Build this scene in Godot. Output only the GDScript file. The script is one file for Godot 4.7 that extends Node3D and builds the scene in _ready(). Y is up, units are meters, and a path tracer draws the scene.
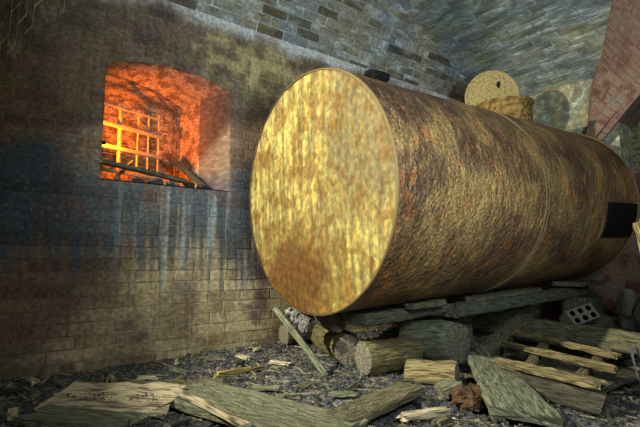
extends Node3D
# An old brick cellar: a rusty tank lying on logs and beams, a barred niche lit orange, vaults overhead.

const CAM := Vector3(0, 0.75, 3.6105)
const COURSE := 0.0885
const BRICK := 0.285
const SPRING := 2.876
const END_X := 5.67
const ARCH_X := 5.45
const TORCH := Vector3(-1.55, 2.33, 1.12)
const COOL := Vector3(0.9, 1.2, 4.4)
const ROOM := Vector3(0.2, 1.9, 4.5)
const HEAP_KEEP := [Vector2(4.72, 1.93), Vector2(4.62, 2.13), Vector2(4.55, 2.36), Vector2(4.28, 2.10), Vector2(3.96, 2.12), Vector2(3.72, 2.30), Vector2(4.48, 1.80), Vector2(4.20, 2.34), Vector2(4.34, 2.50), Vector2(4.02, 1.84)]
const NICHE := Vector3(0.752, 1.64, -0.075)

var rng := RandomNumberGenerator.new()
var noise_a := FastNoiseLite.new()
var noise_b := FastNoiseLite.new()
var used := {}
var M := {}
var view_basis := Basis()

func _ready():
	rng.seed = 4711
	# ---------- camera, surroundings, lights, exposure ----------
	var cam := Camera3D.new()
	cam.name = "camera"
	cam.fov = 49.884
	cam.near = 0.02
	add_child(cam)
	cam.position = CAM
	cam.look_at_from_position(CAM, CAM + Vector3(0.601, 0.103, -0.792), Vector3.UP)
	view_basis = cam.basis
	cam.current = true
	var we := WorldEnvironment.new()
	we.name = "environment"
	var env := Environment.new()
	env.background_mode = Environment.BG_COLOR
	env.background_color = Color(0, 0, 0)
	env.tonemap_mode = Environment.TONE_MAPPER_LINEAR
	env.tonemap_exposure = 1.2
	env.sdfgi_enabled = true
	env.ssao_enabled = true
	env.ssil_enabled = true
	we.environment = env
	add_child(we)
	# the photographer's torch beside the camera, near the wall
	spot("torch", TORCH, Vector3(2.9, 1.1, 1.36), Color(1, 0.945, 0.84), 31.0, 32.5, 0.05)
	# a cool soft lamp behind the camera that brightens the vaults
	spot("cool_lamp", COOL, Vector3(3.6, 3.9, 0.7), Color(0.84, 0.93, 1.0), 12.0, 48.0, 0.25)
	# dim fill light added behind the camera, from no known source
	spot("room_fill", ROOM, Vector3(2.3, 1.1, 1.2), Color(0.98, 0.99, 1.0), 7.6, 44.0, 0.35, 1.0)
	# the orange lamp hidden inside the window niche
	spot("niche_lamp", NICHE, Vector3(1.30, 1.95, -0.75), Color(1, 0.48, 0.07), 2.3, 66.0, 0.02, 1.0)

	noise_a.seed = 11; noise_a.frequency = 1.0; noise_a.fractal_octaves = 4
	noise_b.seed = 29; noise_b.frequency = 1.0; noise_b.fractal_octaves = 2
	make_materials()
	build_floor()
	build_wall_left()
	build_window()
	build_ceiling()
	build_wall_back()
	build_other_walls()
	build_tank()
	build_supports()
	build_floor_boards()
	build_crate_corner()
	build_debris()
	build_lamps()

# ------------------------------------------------------------------ lights
func spot(called, at, to, c, energy, angle, size, soft := 0.6):
	var l := SpotLight3D.new()
	l.name = called + "_beam"
	add_child(l)
	l.look_at_from_position(at, to, Vector3.UP)
	l.light_color = c; l.light_energy = energy; l.light_size = size
	l.spot_angle = angle; l.spot_range = 20.0; l.spot_attenuation = 2.0; l.spot_angle_attenuation = soft
	l.shadow_enabled = true

# the body of a lamp whose light leaves at "at": housing with a glowing lens on a pole, standing on foot_y
func lamp_body(called: String, label: String, at: Vector3, to: Vector3, c: Color, r: float, foot_y: float, legs: float):
	var d := (to - at).normalized()
	var o := thing(called, label, "lamp", Vector3(at.x, foot_y, at.z))
	var base := Vector3(at.x, foot_y, at.z)
	var dark := mat(Color(0.06, 0.06, 0.065), 0.6)
	var lens_mat := mat(Color(0.9, 0.9, 0.9), 0.4)
	lens_mat.emission_enabled = true
	lens_mat.emission = c
	lens_mat.emission_energy_multiplier = 1.5
	var st := st_new()
	var rings := []
	for k in [[0.02, 1.0], [0.03, 1.05], [0.12, 0.85], [0.15, 0.4]]: rings.append(ring_at(at - d * (k[0] * r * 12.0) - base, -d, r * k[1], 20, 0.0, 0.0))
	loft(st, rings)
	part("housing", done(st), dark, o)
	var s2 := st_new()
	loft(s2, [ring_at(at - d * r * 0.23 - base, d, r * 0.92, 20, 0.0, 0.0), ring_at(at - d * r * 0.16 - base, d, r * 0.92, 20, 0.0, 0.0)])
	part("lens", done(s2), lens_mat, o)
	var top := at - d * r * 0.9 - base
	part("pole", board_mesh(top - Vector3(0, r, 0), Vector3(top.x, legs * 0.7, top.z), r * 0.22, r * 0.22, Vector3(1, 0, 0), 0.0, 0.0), dark, o)
	for k in 3:
		var a := TAU * k / 3.0 + 0.4
		part("leg", board_mesh(Vector3(top.x, legs * 0.75, top.z), Vector3(top.x + cos(a) * legs * 0.6, 0.002, top.z + sin(a) * legs * 0.6), r * 0.2, r * 0.2, Vector3.UP, 0.0, 0.0), dark, o)

func build_lamps():
	lamp_body("tripod_lamp", "black tripod lamp throwing a warm beam at the yellow tank end", TORCH, Vector3(2.9, 1.1, 1.36), Color(1, 0.945, 0.84), 0.07, 0.0, 0.7)
	lamp_body("tripod_lamp", "low black tripod lamp tilted up at the vaults", COOL, Vector3(3.6, 3.9, 0.7), Color(0.84, 0.93, 1.0), 0.16, 0.0, 0.5)
	lamp_body("tripod_lamp", "added black tripod fill lamp behind the viewer facing the tank flank", ROOM, Vector3(2.3, 1.1, 1.2), Color(1.0, 0.98, 0.95), 0.2, 0.0, 0.7)  # invented body for the added fill light on the tank flank
	lamp_body("niche_torch", "small torch with an orange lens standing on the niche sill behind the wall edge", NICHE, Vector3(1.30, 1.95, -0.75), Color(1, 0.48, 0.07), 0.016, 1.358, 0.06)

# ------------------------------------------------------------------ naming
func numbered(n: String) -> String:
	if not used.has(n):
		used[n] = 0
		return n
	used[n] += 1
	return "%s_%03d" % [n, used[n]]

func tag(o: Node, label: String, category: String, group := ""):
	o.set_meta("label", label)
	o.set_meta("category", category)
	if group != "": o.set_meta("group", group)

func thing(called: String, label: String, category: String, at: Vector3, group := "") -> Node3D:
	var o := Node3D.new()
	o.name = numbered(called)
	add_child(o)
	o.position = at
	tag(o, label, category, group)
	return o

func structure(called: String) -> Node3D:
	var o := Node3D.new()
	o.name = called
	add_child(o)
	o.set_meta("kind", "structure")
	return o

func part(called: String, mesh: Mesh, m: Material, parent: Node) -> MeshInstance3D:
	var o := MeshInstance3D.new()
	o.name = called
	o.mesh = mesh
	o.material_override = m
	o.cast_shadow = GeometryInstance3D.SHADOW_CASTING_SETTING_ON
	parent.add_child(o, true)
	return o

# ------------------------------------------------------------------ mesh helpers
func st_new(smooth := false) -> SurfaceTool:
	var st := SurfaceTool.new()
	st.begin(Mesh.PRIMITIVE_TRIANGLES)
	st.set_smooth_group(0 if smooth else -1)
	return st

func done(st: SurfaceTool) -> ArrayMesh:
	st.generate_normals()
	return st.commit()

func tri(st, a, b, c, ua, ub, uc):
	st.set_uv(ua); st.add_vertex(a)
	st.set_uv(ub); st.add_vertex(b)
	st.set_uv(uc); st.add_vertex(c)

# a, b, c, d run counter-clockwise seen from the front
func quad(st, a, b, c, d, ua := Vector2.ZERO, ub := Vector2.ZERO, uc := Vector2.ZERO, ud := Vector2.ZERO):
	tri(st, a, c, b, ua, uc, ub)
	tri(st, a, d, c, ua, ud, uc)

# one brick: four corners of its face (counter-clockwise from the front), face normal, how far it goes back; uvs of the corners
func brick_into(st: SurfaceTool, p: Array, n: Vector3, back: float, uv: Array, cham := 0.004):
	var c: Vector3 = (p[0] + p[1] + p[2] + p[3]) * 0.25
	var f := []
	var b := []
	for i in 4:
		var inward: Vector3 = (c - p[i]).normalized() * cham * 1.6
		f.append(p[i] + inward)
		b.append(p[i] - n * back)
	var e := []
	for i in 4: e.append(p[i] - n * cham)
	quad(st, f[0], f[1], f[2], f[3], uv[0], uv[1], uv[2], uv[3])
	for i in 4:
		var j := (i + 1) % 4
		quad(st, e[i], e[j], f[j], f[i], uv[i], uv[j], uv[j], uv[i])
		quad(st, b[i], b[j], e[j], e[i], uv[i], uv[j], uv[j], uv[i])

# size of a patch as the picture would show it (only decides which bricks are single nodes)
func shown(p: Array) -> float:
	var q := []
	for v in p:
		var d: Vector3 = view_basis.transposed() * (v - CAM)
		if d.z > -0.1: return 0.0
		q.append(Vector2(320 + 459.07 * d.x / -d.z, 213.5 - 459.07 * d.y / -d.z))
	var c: Vector2 = (q[0] + q[1] + q[2] + q[3]) * 0.25
	if c.x < -5 or c.x > 645 or c.y < -5 or c.y > 430: return 0.0
	if c.x > 262 and c.x < 400 and c.y > 80 and c.y < 300: return 0.0
	if c.x >= 400 and c.y > 85 + (c.x - 400) * 0.3 and c.y < 300: return 0.0
	return absf((q[1] - q[0]).cross(q[2] - q[0])) * 0.5 + absf((q[2] - q[0]).cross(q[3] - q[0])) * 0.5

# list of {p, n, uv}: the 300 that show largest become parts, the rest one part
func lay_bricks(parent: Node, list: Array, m: Material, back: float, most := 300, cham := 0.004):
	for b in list: b.s = shown(b.p)
	list.sort_custom(func(a, b): return a.s > b.s)
	var rest := {}
	for i in list.size():
		var b = list[i]
		var bm: Material = b.get("m", m)
		if i < most and b.s > 0.0:
			var st := st_new()
			brick_into(st, b.p, b.n, back, b.uv, cham)
			part("brick", done(st), bm, parent)
		else:
			if not rest.has(bm): rest[bm] = st_new()
			brick_into(rest[bm], b.p, b.n, back, b.uv, cham)
	for bm in rest:
		part("brickwork", done(rest[bm]), bm, parent).set_meta("kind", "stuff")

# rings: Array of PackedVector3Array with equal counts; u runs along, v around (metres)
func loft(st: SurfaceTool, rings: Array, cap0 := true, cap1 := true, v0 := 0.0, close := true):
	var m: int = rings[0].size()
	var u := 0.0
	var per := [0.0]
	for k in m: per.append(per[k] + rings[0][k].distance_to(rings[0][(k + 1) % m]))
	for i in rings.size() - 1:
		var ra = rings[i]
		var rb = rings[i + 1]
		var ca := Vector3.ZERO
		var cb := Vector3.ZERO
		for k in m: ca += ra[k]; cb += rb[k]
		var un := u + (ca / m).distance_to(cb / m)
		for k in (m if close else m - 1):
			var j := (k + 1) % m
			quad(st, ra[k], rb[k], rb[j], ra[j], Vector2(u, v0 + per[k]), Vector2(un, v0 + per[k]), Vector2(un, v0 + per[k + 1]), Vector2(u, v0 + per[k + 1]))
		u = un
	if cap0: cap(st, rings[0], false)
	if cap1: cap(st, rings[rings.size() - 1], true)

func cap(st: SurfaceTool, ring: PackedVector3Array, end: bool):
	var c := Vector3.ZERO
	for p in ring: c += p
	c /= ring.size()
	for k in ring.size():
		var a := ring[k]
		var b := ring[(k + 1) % ring.size()]
		var ua := Vector2((a - c).x * 0.2, (a - c).y + (a - c).z)
		var ub := Vector2((b - c).x * 0.2, (b - c).y + (b - c).z)
		if end: tri(st, c, a, b, Vector2.ZERO, ua, ub)
		else: tri(st, c, b, a, Vector2.ZERO, ub, ua)

# a weathered board from a to b (centre line), width w across, thickness t along up
func board_mesh(a: Vector3, b: Vector3, w: float, t: float, up: Vector3, rough := 0.006, ragged := 0.02, taper := 1.0, sag := 0.0) -> ArrayMesh:
	var dir := (b - a).normalized()
	var side := dir.cross(up).normalized()
	var upn := side.cross(dir).normalized()
	var n: int = maxi(4, int(a.distance_to(b) / 0.07))
	var off := rng.randf() * 100.0
	var rings := []
	var ch := minf(t, w) * 0.16
	var shape := [[-1, -1, 0, 1], [-0.35, -1, 0, 0], [0.35, -1, 0, 0], [1, -1, -1, 0], [1, -1, 0, 1], [1, 1, 0, -1], [1, 1, -1, 0], [0.35, 1, 0, 0], [-0.35, 1, 0, 0], [-1, 1, 1, 0], [-1, 1, 0, -1], [-1, -1, 0, 1]]
	shape = [[-1, -1, 1, 0], [-0.3, -1, 0, 0], [0.3, -1, 0, 0], [1, -1, -1, 0], [1, -1, 0, 1], [1, 1, 0, -1], [1, 1, -1, 0], [0.3, 1, 0, 0], [-0.3, 1, 0, 0], [-1, 1, 1, 0], [-1, 1, 0, -1], [-1, -1, 0, 1]]
	for i in n + 1:
		var f := float(i) / n
		var ring := PackedVector3Array()
		var ww := w * 0.5 * lerpf(1.0, taper, f)
		for s in shape:
			var x: float = s[0] * ww + s[2] * ch
			var y: float = s[1] * t * 0.5 + s[3] * ch
			var along := 0.0
			if i == 0 or i == n:
				along = ragged * noise_b.get_noise_2d(x * 60.0 + off, y * 60.0 + i * 7.0)
			var q := a.lerp(b, f) + dir * along
			q += side * (x + rough * noise_b.get_noise_3d(f * 9.0 * n / 10.0, x * 30.0 + off, y * 30.0))
			q += upn * (y + rough * noise_b.get_noise_3d(f * 9.0 * n / 10.0 + 50.0, x * 30.0 + off, y * 30.0) - sag * 4.0 * f * (1.0 - f))
			ring.append(q)
		rings.append(ring)
	var st := st_new()
	loft(st, rings, true, true, rng.randf() * 3.0)
	return done(st)

# a board as a thing of its own; positions are world positions
func board(called, label, category, a: Vector3, b: Vector3, w, t, m, up := Vector3.UP, group := "", rough := 0.006, ragged := 0.02, taper := 1.0, sag := 0.0) -> MeshInstance3D:
	var base := Vector3((a.x + b.x) * 0.5, minf(a.y, b.y) - t * 0.5, (a.z + b.z) * 0.5)
	var o := part(numbered(called), board_mesh(a - base, b - base, w, t, up, rough, ragged, taper, sag), m, self)
	o.position = base
	tag(o, label, category, group)
	return o

func ring_at(c: Vector3, ax: Vector3, r: float, n: int, off: float, rough: float, half := false, flat_y := 0.0) -> PackedVector3Array:
	var e1 := ax.cross(Vector3.UP).normalized()
	var e2 := e1.cross(ax).normalized()
	var ring := PackedVector3Array()
	for k in n:
		var t := TAU * k / n
		var rr := r * (1.0 + rough * noise_b.get_noise_3d(cos(t) * 1.6 + off, sin(t) * 1.6, c.x * 5.0 + c.z * 5.0) + rough * 0.5 * noise_b.get_noise_3d(cos(t) * 7.0 + off, sin(t) * 7.0, (c.x + c.z) * 2.0))
		var y := sin(t) * rr
		if half: y = maxf(y, flat_y * r)
		ring.append(c + e1 * cos(t) * rr + e2 * y)
	return ring

# a log from a to b: bark body and two sawn ends
func log_thing(label, a: Vector3, b: Vector3, r0: float, r1: float, m: Material, me: Material, group := "", half := false) -> Node3D:
	var base := Vector3((a.x + b.x) * 0.5, minf(a.y - r0, b.y - r1), (a.z + b.z) * 0.5)
	var o := thing("log", label, "log", base, group)
	var dir := (b - a).normalized()
	var rings := []
	var off := rng.randf() * 50.0
	var n := 9
	for i in n + 1:
		var f := float(i) / n
		var rr := lerpf(r0, r1, f) * (0.94 if i == 0 or i == n else 1.0)
		rings.append(ring_at(a.lerp(b, f) - base, dir, rr, 22, off, 0.10, half, -0.35))
	var st := st_new()
	loft(st, rings, false, false)
	part("bark", done(st), m, o)
	for e in 2:
		var ring: PackedVector3Array = rings[0] if e == 0 else rings[n]
		var c: Vector3 = (a if e == 0 else b) - base
		var s2 := st_new()
		var sgn := -1.0 if e == 0 else 1.0
		var mid := PackedVector3Array()
		for k in ring.size(): mid.append(c.lerp(ring[k], 0.55) + dir * sgn * (0.004 + 0.006 * noise_b.get_noise_2d(k * 2.3, off)))
		for k in ring.size():
			var j := (k + 1) % ring.size()
			var e1 := dir.cross(Vector3.UP).normalized()
			var e2 := e1.cross(dir).normalized()
			var uv := func(p): return Vector2(0.5 + (p - c).dot(e1) / (2.2 * r0), 0.5 + (p - c).dot(e2) / (2.2 * r0))
			var cc := c + dir * sgn * 0.002
			if e == 1:
				quad(s2, ring[k], ring[j], mid[j], mid[k], uv.call(ring[k]), uv.call(ring[j]), uv.call(mid[j]), uv.call(mid[k]))
				tri(s2, cc, mid[j], mid[k], uv.call(cc), uv.call(mid[j]), uv.call(mid[k]))
			else:
				quad(s2, ring[j], ring[k], mid[k], mid[j], uv.call(ring[j]), uv.call(ring[k]), uv.call(mid[k]), uv.call(mid[j]))
				tri(s2, cc, mid[k], mid[j], uv.call(cc), uv.call(mid[k]), uv.call(mid[j]))
		part("sawn_end", done(s2), me, o)
	return o

# a broken lump: a displaced ellipsoid
func lump_mesh(r: Vector3, rough: float, freq: float, seg := 14, cut := 0.0) -> ArrayMesh:
	var st := st_new()
	var off := rng.randf() * 100.0
	var g := []
	for i in seg + 1:
		var row := []
		var ph := PI * i / seg
		for k in seg * 2 + 1:
			var th := TAU * (k % (seg * 2)) / (seg * 2)
			var d := Vector3(sin(ph) * cos(th), cos(ph), sin(ph) * sin(th))
			if cut > 0.0: d /= pow(pow(absf(d.x), cut) + pow(absf(d.y), cut) + pow(absf(d.z), cut), 1.0 / cut)
			var s := 1.0 + rough * noise_a.get_noise_3d(d.x * freq + off, d.y * freq, d.z * freq)
			row.append(d * s * r)
		g.append(row)
	for i in seg:
		for k in seg * 2:
			var u := 0.3 * k / seg
			var v := 0.3 * i / seg
			quad(st, g[i][k], g[i][k + 1], g[i + 1][k + 1], g[i + 1][k], Vector2(u, v), Vector2(u + 0.02, v), Vector2(u + 0.02, v + 0.02), Vector2(u, v + 0.02))
	return done(st)

# ------------------------------------------------------------------ textures and materials
func paint(w: int, h: int, f: Callable) -> ImageTexture:
	var d := PackedByteArray()
	d.resize(w * h * 3)
	var i := 0
	for y in h:
		for x in w:
			var c: Color = f.call((x + 0.5) / w, (y + 0.5) / h)
			d[i] = int(clampf(c.r, 0, 1) * 255.0)
			d[i + 1] = int(clampf(c.g, 0, 1) * 255.0)
			d[i + 2] = int(clampf(c.b, 0, 1) * 255.0)
			i += 3
	var im := Image.create_from_data(w, h, false, Image.FORMAT_RGB8, d)
	return ImageTexture.create_from_image(im)

func mat(c: Color, rough := 0.9, tex: Texture2D = null, bump: Texture2D = null, depth := 0.4) -> StandardMaterial3D:
	var m := StandardMaterial3D.new()
	m.albedo_color = c
	m.roughness = rough
	m.metallic_specular = 0.3
	m.cull_mode = BaseMaterial3D.CULL_DISABLED
	if tex: m.albedo_texture = tex
	if bump:
		m.heightmap_enabled = true
		m.heightmap_texture = bump
		m.heightmap_scale = depth
	return m

func tri_mat(c: Color, rough, tex, bump, depth, scale: float) -> StandardMaterial3D:
	var m := mat(c, rough, tex, bump, depth)
	m.uv1_triplanar = true
	m.uv1_world_triplanar = true
	m.uv1_scale = Vector3.ONE * scale
	return m

func na(x: float, y: float) -> float: return noise_a.get_noise_2d(x, y)
func nb(x: float, y: float) -> float: return noise_b.get_noise_2d(x, y)

# the wall's stains, x and y in metres along the wall
func wall_colour(x: float, y: float) -> Color:
	var c := Color(0.40, 0.345, 0.275)
	var wob := na(x * 1.1, y * 1.1 + 3.0)
	var streak := nb(x * 14.0, y * 0.7)
	var fine := na(x * 22.0, y * 22.0)
	# redder bricks at the foot, buff towards the tank
	var low := smoothstep(0.95, 0.62, y + wob * 0.25 + streak * 0.12)
	var foot := Color(0.37, 0.305, 0.255).lerp(Color(0.62, 0.59, 0.46), clampf(smoothstep(0.35, 1.4, x + wob * 0.6) + smoothstep(0.32, 0.08, y + wob * 0.1) * 0.6, 0, 1))
	c = c.lerp(foot, low)
	# blue-black soot band with drips
	var soot := smoothstep(1.75, 1.42, y + wob * 0.45) * smoothstep(0.45, 1.02, y + wob * 0.25 + streak * 0.36)
	c = c.lerp(Color(0.225, 0.265, 0.30), soot * clampf(0.93 + streak * 0.3, 0, 1))
	# dark violet grime round the upper wall
	c = c.lerp(Color(0.30, 0.26, 0.26), smoothstep(0.0, 0.5, na(x * 1.7 + 9.0, y * 1.7)) * 0.7)
	# olive patch and pale yellow efflorescence between the window and the tank
	var e := Vector2((x - 2.05) / 0.62, (y - 2.53) / 0.30).length()
	c = c.lerp(Color(0.70, 0.64, 0.42), clampf((1.25 - e) * 0.9 + na(x * 5.0, y * 5.0) * 1.1, 0, 1) * 0.8 * smoothstep(1.5, 0.9, e))
	c = c.lerp(Color(0.40, 0.37, 0.26), smoothstep(0.05, 0.45, na(x * 2.4 - 7.0, y * 2.4)) * 0.5 * (1.0 - soot))
	# chalky runs below the sill
	var run := smoothstep(0.10, 0.5, nb(x * 9.0 + 40.0, y * 0.35)) * smoothstep(1.42, 1.25, y) * smoothstep(0.35, 0.8, y) * smoothstep(0.75, 1.0, x) * smoothstep(2.6, 1.9, x)
	c = c.lerp(Color(0.56, 0.61, 0.60), run * 0.55)
	# limewash under the vault
	c = c.lerp(Color(0.78, 0.79, 0.76), smoothstep(2.70, 2.88, y + wob * 0.12) * 0.85)
	# fine grain, flecks
	var k := 1.0 + fine * 0.30 + streak * 0.10
	c = Color(c.r * k, c.g * k, c.b * k)
	if na(x * 40.0 + 5.0, y * 40.0) > 0.52: c = c.lerp(Color(0.7, 0.68, 0.6), 0.45)
	return c

func vault_colour(x: float, s: float) -> Color:
	var c := Color(0.57, 0.56, 0.51)
	var a := na(x * 1.3, s * 1.3)
	var b := na(x * 3.1 + 8.0, s * 6.0)
	c = c.lerp(Color(0.49, 0.52, 0.54), smoothstep(-0.1, 0.4, a))
	c = c.lerp(Color(0.60, 0.58, 0.46), smoothstep(0.1, 0.5, -a) * 0.7)
	c = c.lerp(Color(0.76, 0.79, 0.78), smoothstep(0.05, 0.55, b) * 0.8)
	c = c.lerp(Color(0.38, 0.33, 0.27), smoothstep(0.08, 0.5, -b) * 0.45)
	var k := 1.0 + na(x * 25.0, s * 25.0) * 0.3
	return Color(c.r * k, c.g * k, c.b * k)

func make_materials():
	var grain := paint(256, 256, func(u, v):
		var g: float = 0.5 + 0.5 * na(u * 30.0, v * 30.0)
		return Color(g, g, g))
	var pits := paint(768, 768, func(u, v):
		var g: float = 0.55 + 0.35 * na(u * 100.0 + v * 30.0, v * 110.0) + 0.2 * nb(u * 30.0, v * 24.0)
		return Color(g, g, g))
	var wall_tex := paint(1024, 384, func(u, v): return wall_colour(-2.5 + u * 8.5, 3.2 - v * 3.2))
	M.wall = mat(Color.WHITE, 0.92, wall_tex, null)
	M.wall_core = mat(Color(1.0, 1.0, 0.98), 0.95, wall_tex, null)
	var vault_tex := paint(1024, 512, func(u, v): return vault_colour(-2.5 + u * 8.5, v * 4.25))
	M.vault = mat(Color(0.90, 0.88, 0.83), 0.92, vault_tex)
	M.vault_brown = mat(Color(0.68, 0.64, 0.56), 0.92, vault_tex)
	var end_web_tex := paint(768, 768, func(u, v):
		var a := na(u * 9.0, v * 9.0)
		var b := na(u * 22.0, v * 40.0 + 5.0)
		var c := Color(0.54, 0.565, 0.545).lerp(Color(0.44, 0.49, 0.52), smoothstep(-0.1, 0.4, a)).lerp(Color(0.62, 0.62, 0.50), smoothstep(0.1, 0.45, -a) * 0.7)
		c = c.lerp(Color(0.76, 0.78, 0.75), smoothstep(0.15, 0.5, b) * 0.6).lerp(Color(0.36, 0.34, 0.31), smoothstep(0.15, 0.5, -b) * 0.5)
		var k := 1.0 + 0.25 * na(u * 120.0, v * 120.0)
		return Color(c.r * k, c.g * k, c.b * k))
	M.vault_end = mat(Color(0.98, 0.99, 0.95), 0.92, end_web_tex)
	M.vault_end_pale = mat(Color(0.86, 0.86, 0.80), 0.92, end_web_tex)
	M.wall_dark = mat(Color(0.90, 0.88, 0.88), 0.92, wall_tex)
	M.vault_core = mat(Color(1.0, 1.0, 1.0), 0.95, vault_tex)
	M.vault_tri = tri_mat(Color(0.62, 0.58, 0.54), 0.95, vault_tex, grain, 0.4, 0.25)
	M.end_tri = tri_mat(Color(1.0, 0.98, 0.84), 0.95, vault_tex, grain, 0.3, 0.3)
	var pink_tex := paint(256, 256, func(u, v):
		var a := na(u * 5.0, v * 5.0)
		var c := Color(0.50, 0.40, 0.34).lerp(Color(0.47, 0.43, 0.39), smoothstep(-0.1, 0.4, a)).lerp(Color(0.38, 0.28, 0.25), smoothstep(0.1, 0.4, -a))
		var k := 1.0 + 0.25 * na(u * 40.0, v * 40.0)
		return Color(c.r * k, c.g * k, c.b * k))
	M.pink = tri_mat(Color.WHITE, 0.93, pink_tex, grain, 0.3, 0.9)
	M.pink_core = tri_mat(Color(0.92, 0.90, 0.88), 0.95, pink_tex, grain, 0.3, 0.7)
	var niche_tex := paint(256, 256, func(u, v):
		var a := na(u * 6.0, v * 6.0)
		var c := Color(0.66, 0.58, 0.46).lerp(Color(0.44, 0.37, 0.29), smoothstep(-0.2, 0.4, a))
		var k := 1.0 + 0.45 * na(u * 26.0, v * 26.0)
		return Color(c.r * k, c.g * k, c.b * k))
	M.niche = tri_mat(Color.WHITE, 0.9, niche_tex, grain, 0.8, 1.1)
	M.niche_brick = tri_mat(Color(0.90, 0.82, 0.72), 0.9, niche_tex, grain, 0.5, 1.3)
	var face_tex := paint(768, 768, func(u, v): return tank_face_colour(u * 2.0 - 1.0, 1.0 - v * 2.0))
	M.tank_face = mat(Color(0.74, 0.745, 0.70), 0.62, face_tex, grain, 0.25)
	M.tank_face.uv1_scale = Vector3.ONE
	var shell_tex := paint(1400, 1100, func(u, v): return tank_shell_colour(u, v))
	M.tank_shell = mat(Color.WHITE, 0.6, shell_tex, pits, 2.2)
	M.tank_shell.metallic_specular = 0.45
	M.rim = tri_mat(Color(0.40, 0.34, 0.22), 0.75, null, null, 0.4, 1.6)
	M.rust = tri_mat(Color(0.66, 0.63, 0.53), 0.7, paint(256, 256, func(u, v):
		var a := na(u * 9.0, v * 9.0)
		return Color(0.78, 0.68, 0.44).lerp(Color(0.46, 0.36, 0.21), smoothstep(-0.25, 0.35, a))), grain, 0.5, 1.6)
	M.lid = tri_mat(Color(0.84, 0.84, 0.84), 0.7, paint(256, 256, func(u, v):
		var a := na(u * 24.0, v * 24.0)
		return Color(0.68, 0.62, 0.40).lerp(Color(0.42, 0.34, 0.19), smoothstep(0.0, 0.5, a))), grain, 0.4, 1.6)
	M.black_plate = tri_mat(Color(0.09, 0.10, 0.11), 0.8, grain, grain, 0.3, 2.0)
	var wood_tex := paint(512, 512, func(u, v):
		var a := nb(u * 5.0, v * 60.0) * 0.6 + na(u * 3.0, v * 18.0) * 0.5
		var c := Color(0.55, 0.54, 0.48).lerp(Color(0.29, 0.29, 0.27), smoothstep(-0.1, 0.5, a)).lerp(Color(0.70, 0.68, 0.58), smoothstep(0.1, 0.6, -a) * 0.8)
		c = c.lerp(Color(0.44, 0.47, 0.36), smoothstep(0.1, 0.4, na(u * 4.0 + 7.0, v * 4.0)) * 0.5)
		var k := 1.0 + 0.25 * na(u * 40.0, v * 40.0)
		return Color(c.r * k, c.g * k, c.b * k))
	var wood_bump := paint(512, 512, func(u, v):
		var g: float = 0.5 + 0.5 * nb(u * 6.0, v * 70.0)
		return Color(g, g, g))
	for w in [["wood", Color(0.80, 0.79, 0.70)], ["wood_pale", Color(1.22, 1.16, 0.98)], ["wood_dark", Color(0.50, 0.52, 0.50)], ["wood_blue", Color(0.68, 0.72, 0.68)], ["wood_green", Color(0.86, 0.92, 0.86)], ["wood_warm", Color(1.18, 0.96, 0.66)], ["wood_bark", Color(0.80, 0.78, 0.62)], ["wood_grime", Color(0.72, 0.74, 0.66)]]:
		var c: Color = w[1]
		var mx := maxf(1.0, maxf(c.r, maxf(c.g, c.b)))
		M[w[0]] = mat(Color(c.r / mx, c.g / mx, c.b / mx), 0.85, wood_tex, wood_bump, 0.8)
		M[w[0]].uv1_scale = Vector3(1.7, 2.2, 1)
	var pale_tex := paint(256, 256, func(u, v):
		var a := nb(u * 5.0, v * 50.0) * 0.6 + na(u * 3.0, v * 12.0) * 0.5
		return Color(0.72, 0.70, 0.58).lerp(Color(0.36, 0.34, 0.28), smoothstep(-0.15, 0.45, a)))
	M.wood_pale = mat(Color.WHITE, 0.85, pale_tex, wood_bump, 0.6)
	M.wood_dirty = mat(Color(0.74, 0.72, 0.63), 0.88, pale_tex, wood_bump, 0.8)
	M.wood_dirty.uv1_scale = Vector3(1.6, 2.0, 1)
	M.wood_warm = mat(Color(0.90, 0.84, 0.64), 0.85, pale_tex, wood_bump, 0.6)
	var end_tex := paint(256, 256, func(u, v):
		var p := Vector2(u - 0.5, v - 0.47)
		var r := p.length() * 2.0
		var a := atan2(p.y, p.x)
		var ringv := sin((r + 0.05 * na(p.x * 6.0, p.y * 6.0)) * 46.0) * 0.5 + 0.5
		var c := Color(0.48, 0.47, 0.41).lerp(Color(0.33, 0.33, 0.30), ringv)
		if nb(a * 7.0, r * 0.8) > 0.38: c = c.darkened(0.5)
		c = c.lerp(Color(0.62, 0.60, 0.50), smoothstep(0.0, 0.4, na(u * 8.0, v * 8.0)) * 0.5)
		return c)
	M.sawn = mat(Color.WHITE, 0.9, end_tex)
	var ground_tex := paint(768, 768, func(u, v):
		var a := na(u * 12.0, v * 12.0)
		var f := na(u * 110.0, v * 110.0)
		var c := Color(0.31, 0.335, 0.345).lerp(Color(0.45, 0.44, 0.37), smoothstep(-0.05, 0.4, a))
		var k := 1.0 + f * 0.9
		c = Color(c.r * k, c.g * k, c.b * k)
		if nb(u * 90.0, v * 90.0) > 0.42: c = c.lerp(Color(0.60, 0.57, 0.46), 0.55)
		return c)
	M.ground = tri_mat(Color.WHITE, 0.88, ground_tex, paint(512, 512, func(u, v):
		var g: float = 0.5 + 0.5 * na(u * 90.0, v * 90.0)
		return Color(g, g, g)), 2.0, 0.35)
	M.coal = tri_mat(Color(0.47, 0.51, 0.51), 0.6, grain, grain, 0.3, 6.0)
	M.stone = tri_mat(Color(0.82, 0.82, 0.74), 0.9, grain, grain, 0.5, 3.0)
	M.stone_dark = tri_mat(Color(0.62, 0.64, 0.60), 0.9, grain, grain, 0.5, 3.0)
	M.brick_red = tri_mat(Color(0.60, 0.47, 0.35), 0.9, grain, grain, 0.5, 3.0)
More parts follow.
